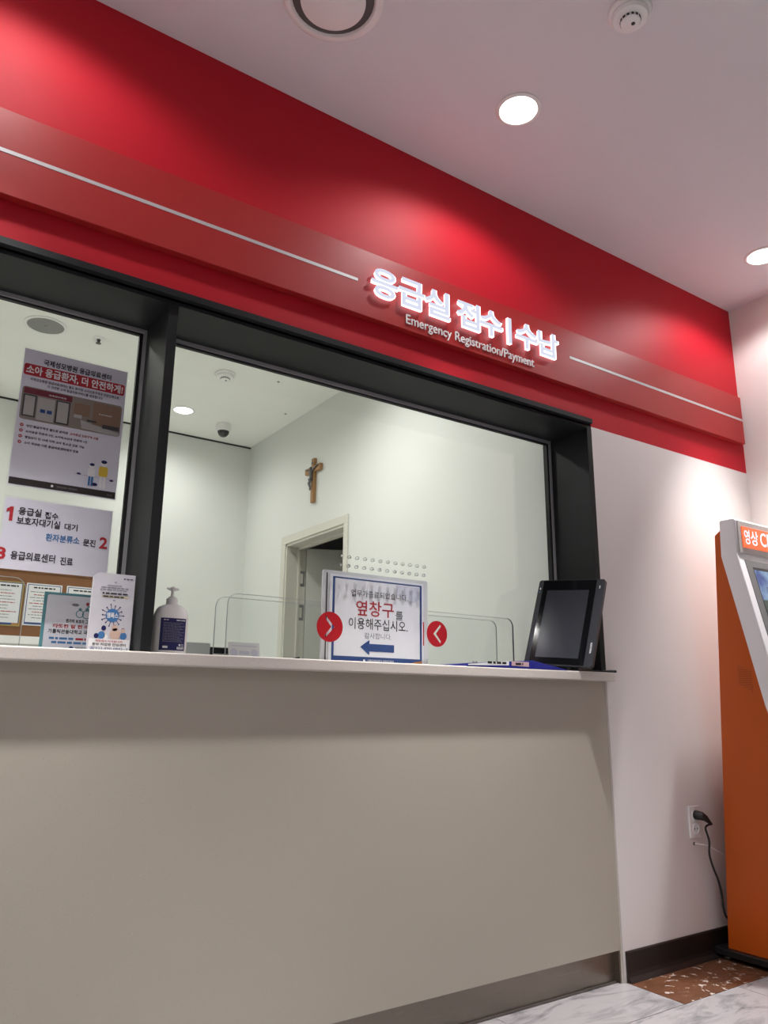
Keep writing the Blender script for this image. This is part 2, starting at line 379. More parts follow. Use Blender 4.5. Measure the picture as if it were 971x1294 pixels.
# ================================================================= CEILING FITTINGS
def downlight(x, y, label, power, group, col=(1, .975, .965), cone=57, blend=1.0, spill=True, core=1.0):
    t = thing('downlight', label, 'downlight', (x, y, CEIL), group=group)
    MB().lathe([(.078, -.0005), (.079, -.003), (.076, -.0055), (.066, -.006), (.064, -.002), (.064, -.0005)], 40).build('trim_ring', PLASTIC, t, smooth=True)
    MB().lathe([(.0, -.0012), (.064, -.0012), (.064, -.002), (.0, -.003)], 40).build('diffuser', LAMP_E, t)
    l = bpy.data.lights.new('lamp', 'SPOT'); l.energy = power*core; l.color = col; l.spot_size = math.radians(cone); l.spot_blend = blend; l.shadow_soft_size = .06
    o = bpy.data.objects.new('lamp', l); COL.objects.link(o); o.parent = t; o.location = (0, 0, -.012)
    if spill:                                   # wide stray light of the reflector around its narrow beam
        l.shadow_soft_size = .035
        l2 = bpy.data.lights.new('lamp_spill', 'SPOT'); l2.energy = power*SPILL; l2.color = col; l2.spot_size = math.radians(150); l2.spot_blend = .38; l2.shadow_soft_size = .06
        o2 = bpy.data.objects.new('lamp_spill', l2); COL.objects.link(o2); o2.parent = t; o2.location = (0, 0, -.012)
    return t
wl = {0: 'round recessed ceiling downlight over the far left of the red wall', 1: 'round recessed ceiling downlight above the left end of the red sign board',
      2: 'glowing round ceiling downlight above the lit Korean lettering', 3: 'glowing round ceiling downlight near the right wall corner'}
for i, (x, y) in enumerate(ROW_WALL): downlight(x, y, wl[i], P_WALL, 'downlights along the red wall', core=(1, 1, 1, .75)[i])
for i, (x, y) in enumerate(ROW_ROOM): downlight(x, y, 'round downlight further back in the lobby ceiling (left-hand ones added, unseen)', P_ROOM, 'downlights of the lobby')
for i, (x, y) in enumerate(ROW_OFFICE):
    downlight(x, y, 'glowing round downlight in the office ceiling near the dome camera' if i == 0 else 'round recessed downlight elsewhere in the office ceiling', P_OFFICE*(.42 if y > 2.5 else 1), 'downlights of the office', (1, .99, .95), 165, 1.0, False)

t = thing('ceiling_air_valve', 'round white air valve with inner disc in the lobby ceiling', 'air vent', (.881, -.405, CEIL))
MB().lathe([(.150, -.0005), (.150, -.003), (.145, -.007), (.135, -.010), (.127, -.009), (.122, -.003), (.122, -.0005)], 56).build('flange', PLASTIC, t, smooth=True)
MB().lathe([(0, -.0006), (.122, -.0006), (.122, -.0012), (0, -.0012)], 40).build('throat', mat('duct metal with painted shade', (.10, .095, .095, 1), .6), t)  # flat disc; the shade of the throat is painted into its grey
MB().lathe([(0, -.004), (.088, -.006), (.097, -.012), (.096, -.016), (.080, -.021), (.04, -.024), (0, -.025)], 56).build('disc', PLASTIC, t, smooth=True)

def smoke(x, y, r, label):
    t = thing('smoke_detector', label, 'smoke detector', (x, y, CEIL), group='smoke detectors'); k = r/.062
    MB().lathe([(.062*k, -.0005), (.064*k, -.006), (.062*k, -.012), (.052*k, -.016), (.050*k, -.016)], 40).build('base', PLASTIC, t, smooth=True)
    MB().lathe([(.053*k, -.014), (.055*k, -.022), (.050*k, -.030), (.036*k, -.033), (.030*k, -.033)], 40).build('housing', PLASTIC, t, smooth=True)
    MB().lathe([(.029*k, -.032), (.029*k, -.043), (.024*k, -.047), (0, -.048)], 32).build('chamber', PLASTIC, t, smooth=True)
    for i in range(14):
        a = 2*PI*i/14; c, s_ = math.cos(a), math.sin(a); w_ = .0036*k
        mb = MB().box(-.001, .0012, -w_, w_, -.041, -.034); mb.v = [((.029*k+x_)*c-y_*s_, (.029*k+x_)*s_+y_*c, z_) for x_, y_, z_ in mb.v]
        mb.build('slot', INK, t)
    MB().lathe([(0, -.0475), (.006, -.0475), (.006, -.0492), (0, -.0495)], 12, (.004, -.006, 0)).build('indicator', BLACK, t)
    return t
smoke(1.634, -.874, .062, 'white smoke detector on the lobby ceiling above the downlight')
smoke(1.664, 2.27, .062, 'white smoke detector on the office ceiling seen through the glass')

t = thing('ceiling_speaker', 'flat round grey ceiling speaker in the office above the poster', 'speaker', (.594, 2.246, CEIL))
MB().lathe([(.112, -.0005), (.112, -.004), (.104, -.007), (.096, -.006), (.096, -.0005)], 48).build('rim', PLASTIC, t, smooth=True)
MB().lathe([(0, -.0006), (.096, -.0006), (.096, -.004), (0, -.005)], 48).build('grille', mat('perforated grey grille', (.26, .26, .25, 1), .6, var=.3, scale=500), t)
MB().lathe([(0, -.004), (.007, -.004), (.007, -.007), (0, -.007)], 12).build('badge', PLASTIC_G, t)

t = thing('sprinkler', 'small sprinkler head in the office ceiling right of the round speaker', 'sprinkler', (.879, 2.242, CEIL))
MB().lathe([(.034, -.0005), (.036, -.003), (.026, -.006), (.014, -.006)], 28).build('escutcheon', PLASTIC, t, smooth=True)
MB().lathe([(.010, -.004), (.010, -.016), (.005, -.02), (.005, -.027), (.015, -.028), (.015, -.030), (0, -.031)], 20).build('head', mat('dull metal', (.12, .12, .12, 1), .4, .7), t, smooth=True)
for k, (px, py) in enumerate(((352, 482.5), (361, 523))):
    p = on_z(px, py, CEIL)
    tag(MB().lathe([(.009, 0), (.009, -.002), (0, -.003)], 12).build('ceiling_screw', PLASTIC_G), ('tiny grey screw cap in the office ceiling, %s one' % ('upper', 'lower')[k]), 'screw', 'screw caps in the office ceiling').location = p

t = thing('dome_camera', 'white security camera with black dome on the office ceiling', 'security camera', (2.018, 3.144, CEIL))
MB().lathe([(.056, -.0005), (.058, -.006), (.056, -.04), (.050, -.052), (.040, -.053)], 36).build('housing', PLASTIC, t, smooth=True)
MB().lathe([(.044, -.048), (.043, -.06), (.037, -.076), (.024, -.090), (.010, -.096), (0, -.097)], 32).build('dome', DARKGLASS, t, smooth=True)

# ================================================================= SIGN BOARD
PY = -.03
sb = thing('sign_board', 'long red sign board with silver stripe above the counter window', 'sign', (1.7, PY, 2.215))
PZ0, PZ1 = 2.212, 2.459
MB().box(-2.6-1.7, 3.50-1.7, 0, .029, PZ0-2.215, PZ1-2.215).build('board', RED_PANEL, sb, bevel=.001, seg=1)
zl = 2.336
for a, b in ((-2.6, 1.216), (2.25, 3.4985)):
    MB().box(a-1.7, b-1.7, -.0012, .0, zl-.0055-2.215, zl+.0055-2.215).build('silver_stripe', SILVERLINE, sb)
def sign_letters(name, s, pxa, pxb, zb, zt, bold, m_, depth, off):
    """letters placed by their left and right pixel on the board's face"""
    y = PY-off
    xa = on_y(pxa[0], pxa[1], y).x; xb = on_y(pxb[0], pxb[1], y).x
    v, f, a0, a1, b0, b1 = text_geo(s, bold, .5, 4)
    mb = MB().add([(xa+(a-a0)/(a1-a0)*(xb-xa)-1.7, (y-PY)-c*depth, zb+(b-b0)/(b1-b0)*(zt-zb)-2.215) for a, b, c in v], f)
    return mb.build(name, m_, sb), (xa, xb)
GLYPHS = [('응', (470, 360), (503, 372)), ('급', (504.5, 372), (536.5, 385)), ('실', (537, 380), (568.5, 395)), ('접', (578, 395), (606.5, 407)), ('수', (607, 405), (635, 420)),
          ('|', (641.5, 415), (646, 420)), ('수', (652.5, 422), (679.5, 434)), ('납', (680.5, 433), (705.5, 443))]
for g, a, b in GLYPHS:
    if g == '|': z0, z1 = 2.289, 2.397
    else: z0, z1 = 2.292, 2.398
    if g == '|':
        y = PY-.014; xa = on_y(*a, y).x; xb = on_y(*b, y).x
        o = MB().box(xa-1.7, xb-1.7, -.018, -.006, z0-2.215, z1-2.215).build('lit_letter', HALO_E, sb); MB().box(xa-1.7+.001, xb-1.7-.001, -.0195, -.018, z0-2.214, z1-2.216).build('letter_face', LETTER_E, o)
    else:
        o, _ = sign_letters('lit_letter', g, a, b, z0, z1, .024, HALO_E, .012, .012)
        fo, _ = sign_letters('letter_face', g, a, b, z0, z1, .018, LETTER_E, .002, .019); fo.parent = o
sign_letters('small_lettering', 'Emergency Registration/Payment', (513.5, 400), (675, 455), 2.222, 2.269, -.001, mat('bright white lettering', (.95, .95, .95, 1), .4), .004, .004)

# ================================================================= COUNTER
ct = thing('reception_counter', 'beige reception counter front with a steel kick plate', 'counter', (1.0, 0, 0))
CX1 = 2.378
MB().box(WL-1, CX1-1, 0, .05, .106, CB).build('front_panel', PANEL, ct)
MB().box(WL-1, CX1-1-.006, .028, .045, .0, .106).build('kick_plate', STEEL, ct)
MB().box(CX1-1-.006, CX1-1+.001, .004, .045, .0, .106).build('kick_end', STEEL, ct)
MB().box(WL-1, CX1-1, .022, .028, 0, .004).build('kick_seal', mat('pale silicone', (.42, .38, .34, 1), .5), ct)
MB().box(CX1-1+.0025, CX1-1+.0065, -.001, .045, .0, CB).build('edge_strip', mat('cream edge strip', (.62, .58, .52, 1), .5), ct)
ws = thing('counter_worktop', 'pale speckled stone worktop along the window', 'worktop', (1.0, 0, CB))
MB().prism([(WL-1, CF), (2.400-1, CF), (2.400-1, -.0005), (2.386-1, -.0005), (2.386-1, .2), (2.40-1, .205), (2.40-1, .62), (WL-1, .62)], 0, CT-CB, 'z').build('slab', STONE, ws, bevel=.004, seg=3)

# ================================================================= POSTERS ON THE GLASS
def sheet(name, label, x0, x1, z0, z1, y, m_=PAPER, cat='poster'):
    t = thing(name, label, cat, (x0, y, z0)); W, H = x1-x0, z1-z0
    MB().box(0, W, 0, .0006, 0, H).build('laminate', ACRYL, t)
    MB().box(.004, W-.004, -.0004, 0, .004, H-.004).build('paper', m_, t)
    return t, W, H
t, W, H = sheet('poster', 'tall laminated poster with red headline box and building photo', .261, .556, 1.506, 1.916, GL-.0012)
p = Print(t, -.0004)
def U(u): return u*W
def V(v): return (1-v)*H
def tx(m_, s, u0, u1, v0, v1, b=.0, lay=2): p.text(m_, s, U(u0), V(v1), U(u1), V(v0), b, lay)
tx(INK, '국제성모병원 응급의료센터', .19, .83, .062, .108, .034)
p.shape(INK_R, [rrect(U(.025), V(.202), U(.972), V(.118), .006)], 1)
tx(INK_W, '소아 응급환자, 더 안전하게!', .045, .955, .126, .195, .03)
tx(INK, '국제성모병원 응급의료센터는 별도 분리된 소아진료구역과 전문인력으로', .09, .925, .216, .238, .022)
tx(INK, '더 안전한 소아 응급의료서비스를 제공합니다.', .25, .77, .246, .268, .024)
# picture block: an entrance with glass doors beside a reception desk
MAROON = mat('maroon ink', (.16, .012, .03, 1), .5); TAUPE = mat('taupe ink', (.24, .21, .18, 1), .5); PALE = mat('pale grey ink', (.40, .39, .38, 1), .5); TAN = mat('tan ink', (.24, .15, .095, 1), .5); CHAR = mat('charcoal ink', (.05, .05, .055, 1), .5)
pic0, pic1 = .285, .522
p.shape(TAUPE, [rrect(U(.035), V(pic1), U(.965), V(pic0), .008)], 1)
p.rect(PALE, U(.18), V(pic1-.012), U(.335), V(.345), 2); p.rect(CHAR, U(.05), V(.50), U(.17), V(.34), 2); p.rect(CHAR, U(.345), V(.51), U(.475), V(.34), 2)
p.rect(PALE, U(.065), V(.49), U(.155), V(.35), 3); p.rect(PALE, U(.36), V(.50), U(.46), V(.35), 3)
p.rect(MAROON, U(.05), V(.335), U(.485), V(.292), 2); p.text(INK_W, '국제성모병원', U(.27), V(.324), U(.43), V(.312), .01, 3)
for u in (.21, .27): p.rect(INK_B, U(u), V(.455), U(u+.045), V(.43), 3)
p.rect(TAN, U(.51), V(.42), U(.66), V(.33), 2); p.rect(TAN, U(.69), V(.47), U(.955), V(.30), 2); p.text(INK_W, '응급의료센터', U(.745), V(.385), U(.875), V(.375), .01, 3)
p.shape(PALE, [[(U(.58), V(.45)), (U(.955), V(.495)), (U(.955), V(.52)), (U(.60), V(.51))]], 2)
p.rect(CHAR, U(.64), V(.452), U(.73), V(.438), 3); p.rect(CHAR, U(.79), V(.482), U(.955), V(.452), 3); p.rect(PALE, U(.515), V(.44), U(.59), V(.415), 3)
for k, (s, u1) in enumerate((('성인 응급구역과 별도로 분리된', .48), ('소아응급 전문의 5인, 소아청소년과 전문의 1인', .665), ('평일보다 만 19세 이하 소아 청소년 진료 가능', .645), ('소아 외상은 기존 응급의료센터에서 진료', .595))):
    v = .556+k*.0405
    p.shape(INK_R, [circle(U(.068), V(v+.008), .0048, 20)], 1); p.text(INK_W, 'v', U(.058), V(v+.013), U(.078), V(v+.004), .01, 3)
    tx(INK, s, .107, u1, v, v+.019, .022)
tx(INK_R, '소아응급 진료구역 시행', .50, .765, .556, .575, .02)
# family drawing
def man(u, v, s, top, leg):
    p.shape(INK_W, [circle(U(u), V(v), .0075*s, 18)], 2); p.shape(INK_NAVY, [circle(U(u), V(v)+.004*s, .0068*s, 18, .0042*s)], 3)
    x, z = U(u), V(v)-.0075*s
    p.shape(top, [rrect(x-.010*s, z-.024*s, x+.010*s, z, .004*s)], 2)
    p.rect(leg, x-.007*s, z-.052*s, x-.001*s, z-.024*s, 2); p.rect(leg, x+.001*s, z-.052*s, x+.007*s, z-.024*s, 2)
man(.735, .77, 1.0, INK_W, INK_LB); man(.845, .74, 1.25, INK_Y, INK_W)
p.shape(INK_NAVY, [circle(U(.775), V(.90), .008, 14, .005)], 2)
p.shape(INK_NAVY, [circle(U(.62), V(.84), .006, 14, .003)], 2); p.shape(INK_NAVY, [circle(U(.93), V(.855), .006, 14, .003)], 2); p.rect(INK_G, U(.58), V(.846), U(.97), V(.844), 1)
p.rect(INK_DB, U(.02), V(.982), U(.98), V(.935), 1)
p.shape(INK_W, [circle(U(.395), V(.958), .0035, 14)], 2); tx(INK_G, '가톨릭관동대학교 국제성모병원', .43, .62, .952, .966, .0); tx(INK_G, '응급', .90, .95, .956, .967)
p.done()

t, W, H = sheet('notice_sheet', 'wide laminated notice with red numerals 1 2 3 below the poster', .262, .553, 1.277, 1.480, GL-.0012, PAPER, 'notice')
p = Print(t, -.0004)
p.shape(INK_R, [[(U(a_), V(b_)) for a_, b_ in ((.062, .34), (.062, .205), (.035, .225), (.035, .185), (.068, .145), (.092, .145), (.092, .34))]], 2); tx(INK, '응급실', .135, .335, .135, .245, .022); tx(INK, '접수', .365, .485, .155, .255, .022); tx(INK, '보호자대기실', .13, .51, .265, .375, .022); tx(INK, '대기', .55, .67, .28, .375, .022)
tx(INK_LB, '환자분류소', .395, .70, .45, .555, .022); tx(INK, '문진', .735, .85, .465, .56, .022); tx(INK_R, '2', .885, .962, .41, .575, .03)
tx(INK_R, '3', -.0, .075, .70, .865, .03); tx(INK, '응급의료센터', .115, .50, .735, .85, .022); tx(INK, '진료', .545, .66, .75, .86, .022)
p.done()

# ================================================================= FAR NOTICE BOARD
bz0, bz1 = 1.352, 1.776
t = thing('notice_board', 'brown notice board on the office back wall behind the counter', 'notice board', (.4, OY, bz0))
MB().box(-1.2, 1.12, -.018, -.001, 0, bz1-bz0).build('panel', BOARD, t)
MB().box(-1.22, 1.14, -.03, -.001, -.05, 0).build('ledge', PLASTIC, t); MB().box(-1.22, 1.14, -.024, -.001, bz1-bz0, bz1-bz0+.012).build('top_rail', BOARD, t)
def pinned(px0, px1, py0, py1, label, gold, seed, full=True):
    y = OY-.019; a = on_y(px0, (py0+py1)/2, y); b = on_y(px1, (py0+py1)/2, y); zt = on_y(px0, py0, y).z; zb = on_y(px0, py1, y).z
    t = thing('pinned_notice', label, 'notice', (a.x, y, zb), group='notices pinned on the office board'); W = b.x-a.x; H = zt-zb
    MB().box(0, W, -.003, 0, 0, H).build('mount', mat('gold rim', (.40, .30, .10, 1), .5) if gold else PAPER_W, t)
    q = Print(t, -.003); g = .008
    q.rect(INK_B, g, g, W-g, H-g, 1); q.rect(PAPER_W, g*1.6, g*2.6, W-g*1.6, H-g*1.6, 2); q.rect(INK_OR, W*.75, g, W-g, g*2.4, 2)
    rr = random.Random(seed)
    q.fine(INK, W*.2, H*.88, W*.85, H*.915, 9, 3)
    z = H*.78; k = 0
    while z > H*.14:
        m_ = INK_R if k % 3 == 1 else INK_G; x1 = W*(.55+.35*rr.random())
        q.fine(m_, W*(.12+.1*(k % 2)), z+H*.006, x1, z+H*.024, 10, 3); z -= H*.068; k += 1
    q.done()
pinned(-14, 28, 732, 789.5, 'white printed notice with gold edge, leftmost on the brown board', True, 3)
pinned(31, 76.5, 736, 790, 'white printed notice with blue border, second on the brown board', False, 5)
pinned(82, 124, 740, 792, 'white printed notice partly hidden behind the leaflets on the brown board', False, 8)

# ================================================================= CRUCIFIX
ca = on_x(398.5, 585, OX).y; zt, zb = 2.572, 2.260; zar = 2.497
t = thing('crucifix', 'small oak crucifix with a pewter figure on the office wall', 'crucifix', (OX, 2.402, zb))
MB().box(-.024, -.001, -.019, .019, 0, zt-zb).build('upright', WOOD, t, bevel=.002)
MB().box(-.025, -.001, -.105, .105, zar-zb-.024, zar-zb+.018).build('crossbar', WOOD, t, bevel=.002)
za = zar-zb; X = -.033
fig = MB()
fig.tube([(X, 0, za+.012), (X-.004, .003, za+.004), (X-.003, .002, za-.008)], [.004, .0105, .006], 8)
fig.tube([(X, 0, za-.012), (X-.002, 0, za-.028), (X, .001, za-.05), (X, .002, za-.066), (X-.002, .004, za-.080)], [.009, .0145, .0115, .010, .012], 8)
for s in (-1, 1):
    fig.tube([(X, s*.010, za-.016), (X+.002, s*.04, za-.003), (X+.004, s*.068, za+.006), (X+.005, s*.086, za+.008)], [.007, .0055, .0045, .004], 6)
    fig.tube([(X-.002, s*.005+.003, za-.078), (X-.010, s*.005+.010, za-.106), (X-.002, s*.004+.004, za-.136), (X-.006, s*.004, za-.152)], [.0085, .0075, .0055, .005], 6)
fig.tube([(X-.003, -.012, za-.072), (X-.004, .016, za-.078)], [.012, .011], 8)
fig.build('figure', PEWTER, t, smooth=True)
MB().box(-.028, -.0245, -.012, .012, za+.034, za+.046).build('title_plate', PEWTER, t)

# ================================================================= THINGS ON THE COUNTER
# hand sanitiser
bx = on_y(214.5, 800, .10).x
t = thing('pump_bottle', 'white hand sanitiser pump bottle with navy label', 'bottle', (bx, .10, CT+.0005))
def sq(w_, d_, z, n=40, e=2.8):
    o = []
    for i in range(n):
        a = 2*PI*i/n; c, s_ = math.cos(a), math.sin(a)
        o.append((w_*math.copysign(abs(c)**(2/e), c), d_*math.copysign(abs(s_)**(2/e), s_), z))
    return o
bw = .0470
prof = [(.93, 0), (.985, .004), (1, .02), (1, .098), (.985, .108), (.94, .118), (.85, .127), (.70, .1335), (.48, .138), (.36, .1395)]
MB().loft([sq(bw*k, .030*k if k > .5 else bw*k*.9, z) for k, z in prof]).build('body', PLASTIC, t, smooth=True)
MB().lathe([(.0165, .139), (.0165, .143), (.0158, .144), (.0158, .156), (.014, .1575), (.0, .158)], 28).build('collar', PLASTIC, t, smooth=True)
MB().lathe([(.010, .157), (.010, .162), (.0045, .163), (.0042, .181), (.0042, .182)], 20).build('stem', PLASTIC, t, smooth=True)
MB().tube([(-.0155, -.001, .1850), (-.008, 0, .1838), (0, 0, .1832), (.008, -.001, .1838), (.0165, -.003, .1845)], [.0028, .0042, .0055, .0042, .0028], 10).tube([(0, 0, .184), (-.004, -.018, .184), (-.007, -.032, .180)], [.0055, .0048, .0036], 10).build('pump_head', PLASTIC, t, smooth=True)
lab = MB(); rows = []
lw, ld = bw*1.0+.0004, .0304
for z in (.0125, .100):
    rows.append([q for q in sq(lw, ld, z, 120) if q[1] < 0 and abs(q[0]) < .0365])
n = len(rows[0]); lab.add(rows[0]+rows[1], [(i, i+1, n+i+1, n+i) for i in range(n-1)])
lb = lab.build('label', INK_NAVY, t, smooth=True)
p = Print(lb, -.0318)
p.fine(INK_W, -.030, .0935, -.016, .0955, 3); p.fine(INK_W, .006, .0930, .031, .0955, 6)
z = .086
for k in range(13):
    p.fine(INK_G, -.030, z, (.026, .018, .029, .022)[k % 4], z+.0012, 16); z -= .0042
p.rect(INK_W, -.028, .018, -.014, .024); p.rect(INK_W, .012, .016, .030, .0225)
for k in range(9): p.rect(INK, .0135+k*.0018, .018, .0143+k*.0018, .0222, 2)
p.shape(INK_W, [circle(.019, .0275, .0028, 14)]); p.shape(INK_W, [rrect(.024, .025, .029, .030, .001), rrect(.0248, .0258, .0282, .0292, .0006)])
p.done()

# leaflets
yl = .075
a = on_y(110, 818, yl); b = on_y(163.5, 820, yl); zt = on_y(119, 722.5, yl).z
lw = b.x-a.x; lh = zt-CT-.0005
t = thing('leaflet_stack', 'upright stack of lilac white leaflets with a blue virus picture', 'leaflets', (a.x, yl, CT+.0005))
plate(MB(), [[(0, 0), (lw, 0), (lw, lh), (.012, lh), (0, lh-.012)]], 0, .014).build('leaflets', mat('lilac white paper', (.62, .61, .66, 1), .5), t)
MB().box(-.001, lw+.002, -.004, .018, 0, .0015).build('holder_base', ACRYL, t)
MB().box(lw+.0005, lw+.002, -.0015, .018, 0, lh*.42).build('holder_side', ACRYL, t)
p = Print(t, 0)
W, H = lw, lh
p.fine(INK, U(.78), V(.063), U(.94), V(.052), 3); p.shape(INK_NAVY, [circle(U(.735), V(.058), .0022, 12)])
tx(INK_B, '“', .50, .55, .10, .12, .02); p.fine(INK_G, U(0.34), V(0.16), U(0.68), V(0.148), 12); p.fine(INK_G, U(0.19), V(0.19), U(0.86), V(0.178), 12); p.fine(INK_G, U(0.17), V(0.22), U(0.83), V(0.208), 12); 
p.rect(mat('cream highlight ink', (.62, .54, .36, 1), .6), U(.22), V(.31), U(.86), V(.285), 1)
p.fine(INK, U(.23), V(.266), U(.84), V(.248), 9); p.fine(INK, U(.25), V(.305), U(.80), V(.289), 9); tx(INK_B, '”', .50, .55, .335, .355, .02)
cx, cz, R = U(.52), V(.535), .0175
p.shape(INK_LB, [circle(cx, cz, R, 32)], 2)
for k in range(14):
    a_ = 2*PI*k/14; c, s_ = math.cos(a_), math.sin(a_); l1 = R*(1.45 if k % 2 else 1.65); wd = .0008
    p.shape(INK_NAVY, [[(cx+c*R*.9-s_*wd, cz+s_*R*.9+c*wd), (cx+c*l1-s_*wd, cz+s_*l1+c*wd), (cx+c*l1+s_*wd, cz+s_*l1-c*wd), (cx+c*R*.9+s_*wd, cz+s_*R*.9-c*wd)]], 1)
    p.shape(INK_NAVY, [circle(cx+c*l1, cz+s_*l1, .0019, 10)], 1)
p.text(INK_W, '엠폭스', cx-R*.85, cz-R*.42, cx+R*.85, cz+R*.42, .035, 3)
for u, v, rr_, m_ in ((.30, .79, .009, INK_LB), (.34, .70, .006, INK_NAVY), (.62, .77, .014, SKIN_INK), (.60, .69, .008, SKIN_INK), (.82, .79, .009, INK_LB), (.80, .725, .0055, SKIN_INK), (.80, .715, .005, INK_NAVY), (.18, .80, .006, INK_NAVY), (.40, .81, .006, INK_W)):
    p.shape(m_, [circle(U(u), V(v), rr_, 18, rr_*1.1)], 2 if m_ is not SKIN_INK else 3)
p.rect(INK_W, U(.02), V(.985), U(.985), V(.835), 4)
tx(INK_R, '직장에서 다치셨다면?', .17, .82, .848, .878, .02, 5); tx(INK, '중부 직업병 안심센터', .10, .90, .886, .922, .022, 5); tx(INK_B, '☎032-890-0842~3', .04, .95, .932, .972, .01, 5)
p.done()

# teal edged acrylic card behind the leaflets
yt = .262
a = on_y(52, 790, yt); b = on_y(161, 790, yt); zt = on_y(54, 747, yt).z
W, H = b.x-a.x, zt-CT-.0005
t = thing('tabletop_card', 'teal edged acrylic card half hidden behind the leaflets', 'sign', (a.x, yt, CT+.0005))
MB().box(0, W, 0, .004, 0, H).build('backing', INK_TEAL, t)
MB().box(0, W, .004, .08, 0, .003).build('foot', ACRYL, t)
p = Print(t, 0); p.shape(PAPER, [rrect(U(.035), V(.955), U(.965), V(.04), .006)], 1)
for u, v, rr_ in ((.42, .33, .011), (.50, .335, .0125), (.58, .33, .011)):
    p.shape(INK_TEAL, [circle(U(u), V(v), rr_, 20), circle(U(u), V(v), rr_*.8, 20)], 2); p.shape(INK_TEAL, [circle(U(u), V(v)+rr_*1.15, rr_*.4, 12)], 2)
p.rect(INK_TEAL, U(.497), V(.28), U(.503), V(.17), 2); p.shape(INK_R, [circle(U(.50), V(.16), .0045, 16)], 3); p.shape(INK_TEAL, [circle(U(.53), V(.20), .006, 14, .003)], 3); p.shape(INK_G, [circle(U(.36), V(.185), .010, 16, .004)], 2)
tx(INK, '환자와 보호자 그리고 의료진이', .27, .73, .42, .485, .022); tx(INK_R, '따뜻한 말 한 마디', .13, .60, .51, .575, .025); tx(INK, '가 힘이 됩니다', .61, .87, .51, .575, .022)
tx(INK, '가톨릭관동대학교 국제성모병원입니다', .08, .92, .595, .665, .022); p.fine(INK_LB, U(.10), V(.76), U(.38), V(.725), 7); p.fine(INK_R, U(.40), V(.76), U(.52), V(.725), 3); p.fine(INK_LB, U(.54), V(.76), U(.90), V(.725), 8); p.fine(INK_LB, U(.13), V(.825), U(.87), V(.79), 18)
p.shape(INK_B, [circle(U(.36), V(.895), .006, 18)], 2); tx(INK, '가톨릭관동대학교 국제성모병원', .40, .68, .87, .91, .015)
p.done()

# closed-window sign behind the glass
ys = .262
a = on_y(405.5, 830, ys); b = on_y(541, 836, ys); zt = on_y(411, 719.5, ys).z
W, H = b.x-a.x, zt-CT-.0005
t = thing('counter_sign', 'acrylic A3 sign with blue border and blue left arrow', 'sign', (a.x, ys, CT+.0005))
plate(MB(), [rrect(0, 0, W, H, .008, 4, (0, 0, 1, 1))], .0, .008).build('holder', mat('frosted acrylic edge', (.70, .71, .74, 1), .25), t)
MB().box(.0, W, .008, .06, 0, .004).build('foot', ACRYL, t)
MB().box(.026, W-.022, -.003, -.0002, .004, H-.012).build('paper', mat('lilac white sign paper', (.80, .80, .86, 1), .45), t)
MB().box(.014, .0165, -.004, -.001, 0, H-.010).build('fold_line', INK_DB, t)
p = Print(t, -.003)
fx0, fx1, fz0, fz1 = .038, W-.030, .010, H-.020; bt = .009
p.shape(INK_B, [[(fx0, fz0), (fx1, fz0), (fx1, fz1), (fx0, fz1)], [(fx0+bt, fz0+bt*2.6), (fx1-bt, fz0+bt*2.6), (fx1-bt, fz1-bt*.55), (fx0+bt, fz1-bt*.55)]], 1)
w0, h0 = fx1-fx0, fz1-fz0
def st(m_, s, u0, u1, v0, v1, b_=0): p.text(m_, s, fx0+u0*w0, fz1-v1*h0, fx0+u1*w0, fz1-v0*h0, b_, 3)
p.shape(INK_PALE, [[(fx0+.70*w0, fz1-.03*h0), (fx0+.965*w0, fz1-.03*h0), (fx0+.965*w0, fz1-.18*h0), (fx0+.86*w0, fz1-.24*h0), (fx0+.70*w0, fz1-.15*h0)]], 2)
st(INK, '업무가종료되었습니다.', .195, .83, .135, .215, .0); st(INK_R, '옆창구', .25, .67, .255, .44, .008); st(INK, '를', .69, .775, .35, .455, .0)
st(INK, '이용해주십시오.', .175, .83, .465, .60, .002); st(INK_G, '감사합니다.', .345, .645, .635, .705, .004)
p.shape(INK_B, [[(fx0+q[0]*w0, fz1-q[1]*h0) for q in ((.30, .805), (.40, .72), (.40, .765), (.675, .765), (.675, .855), (.40, .855), (.40, .90))]], 3)
p.shape(INK_W, [circle(fx0+.345*w0, fz0+bt*1.2, .0045, 14)], 3); p.text(INK_W, '가톨릭관동대학교 국제성모병원', fx0+.38*w0, fz0+bt*.8, fx0+.67*w0, fz0+bt*1.7, .005, 3)
p.shape(INK_OR, [[(fx0+.80*w0, fz0), (fx1, fz0), (fx1, fz0+bt*2.0), (fx0+.92*w0, fz0+bt*1.5)]], 2)
p.done()

# round red direction stickers on the pane, chevrons cut out
def chevron(cx, cz, s, d, th):
    a = [(-.5*d, 1), (.55*d, 0), (-.5*d, -1), (-.5*d-th*.2*d, -1+th), (.55*d-th*1.5*d, 0), (-.5*d-th*.2*d, 1-th)]
    return [(cx+q[0]*s*.9, cz+q[1]*s) for q in a]
for px, py, r, d, lab in ((417, 792, .050, 1, 'round red sticker with right pointing chevron overlapping the sign'), (552.5, 801, .047, -1, 'round red sticker with left pointing chevron right of the sign')):
    c = on_y(px, py, GL-.001)
    o = plate(MB(), [circle(0, 0, r, 48), chevron(0, 0, r*.74, d, .26)], -.0004, .0004).build('arrow_sticker', RED_STICK); o.location = (c.x, GL-.001, c.z)
    tag(o, lab, 'sticker', 'round red stickers on the glass')
c = on_y(535.5, 801, GL-.001)
o = MB().box(-.0022, .0022, -.0004, .0004, -.042, .042).build('red_strip', RED_STICK); o.location = (c.x, GL-.001, c.z); tag(o, 'thin vertical red strip between sign and sticker', 'tape')  # narrow upright red strip on the pane

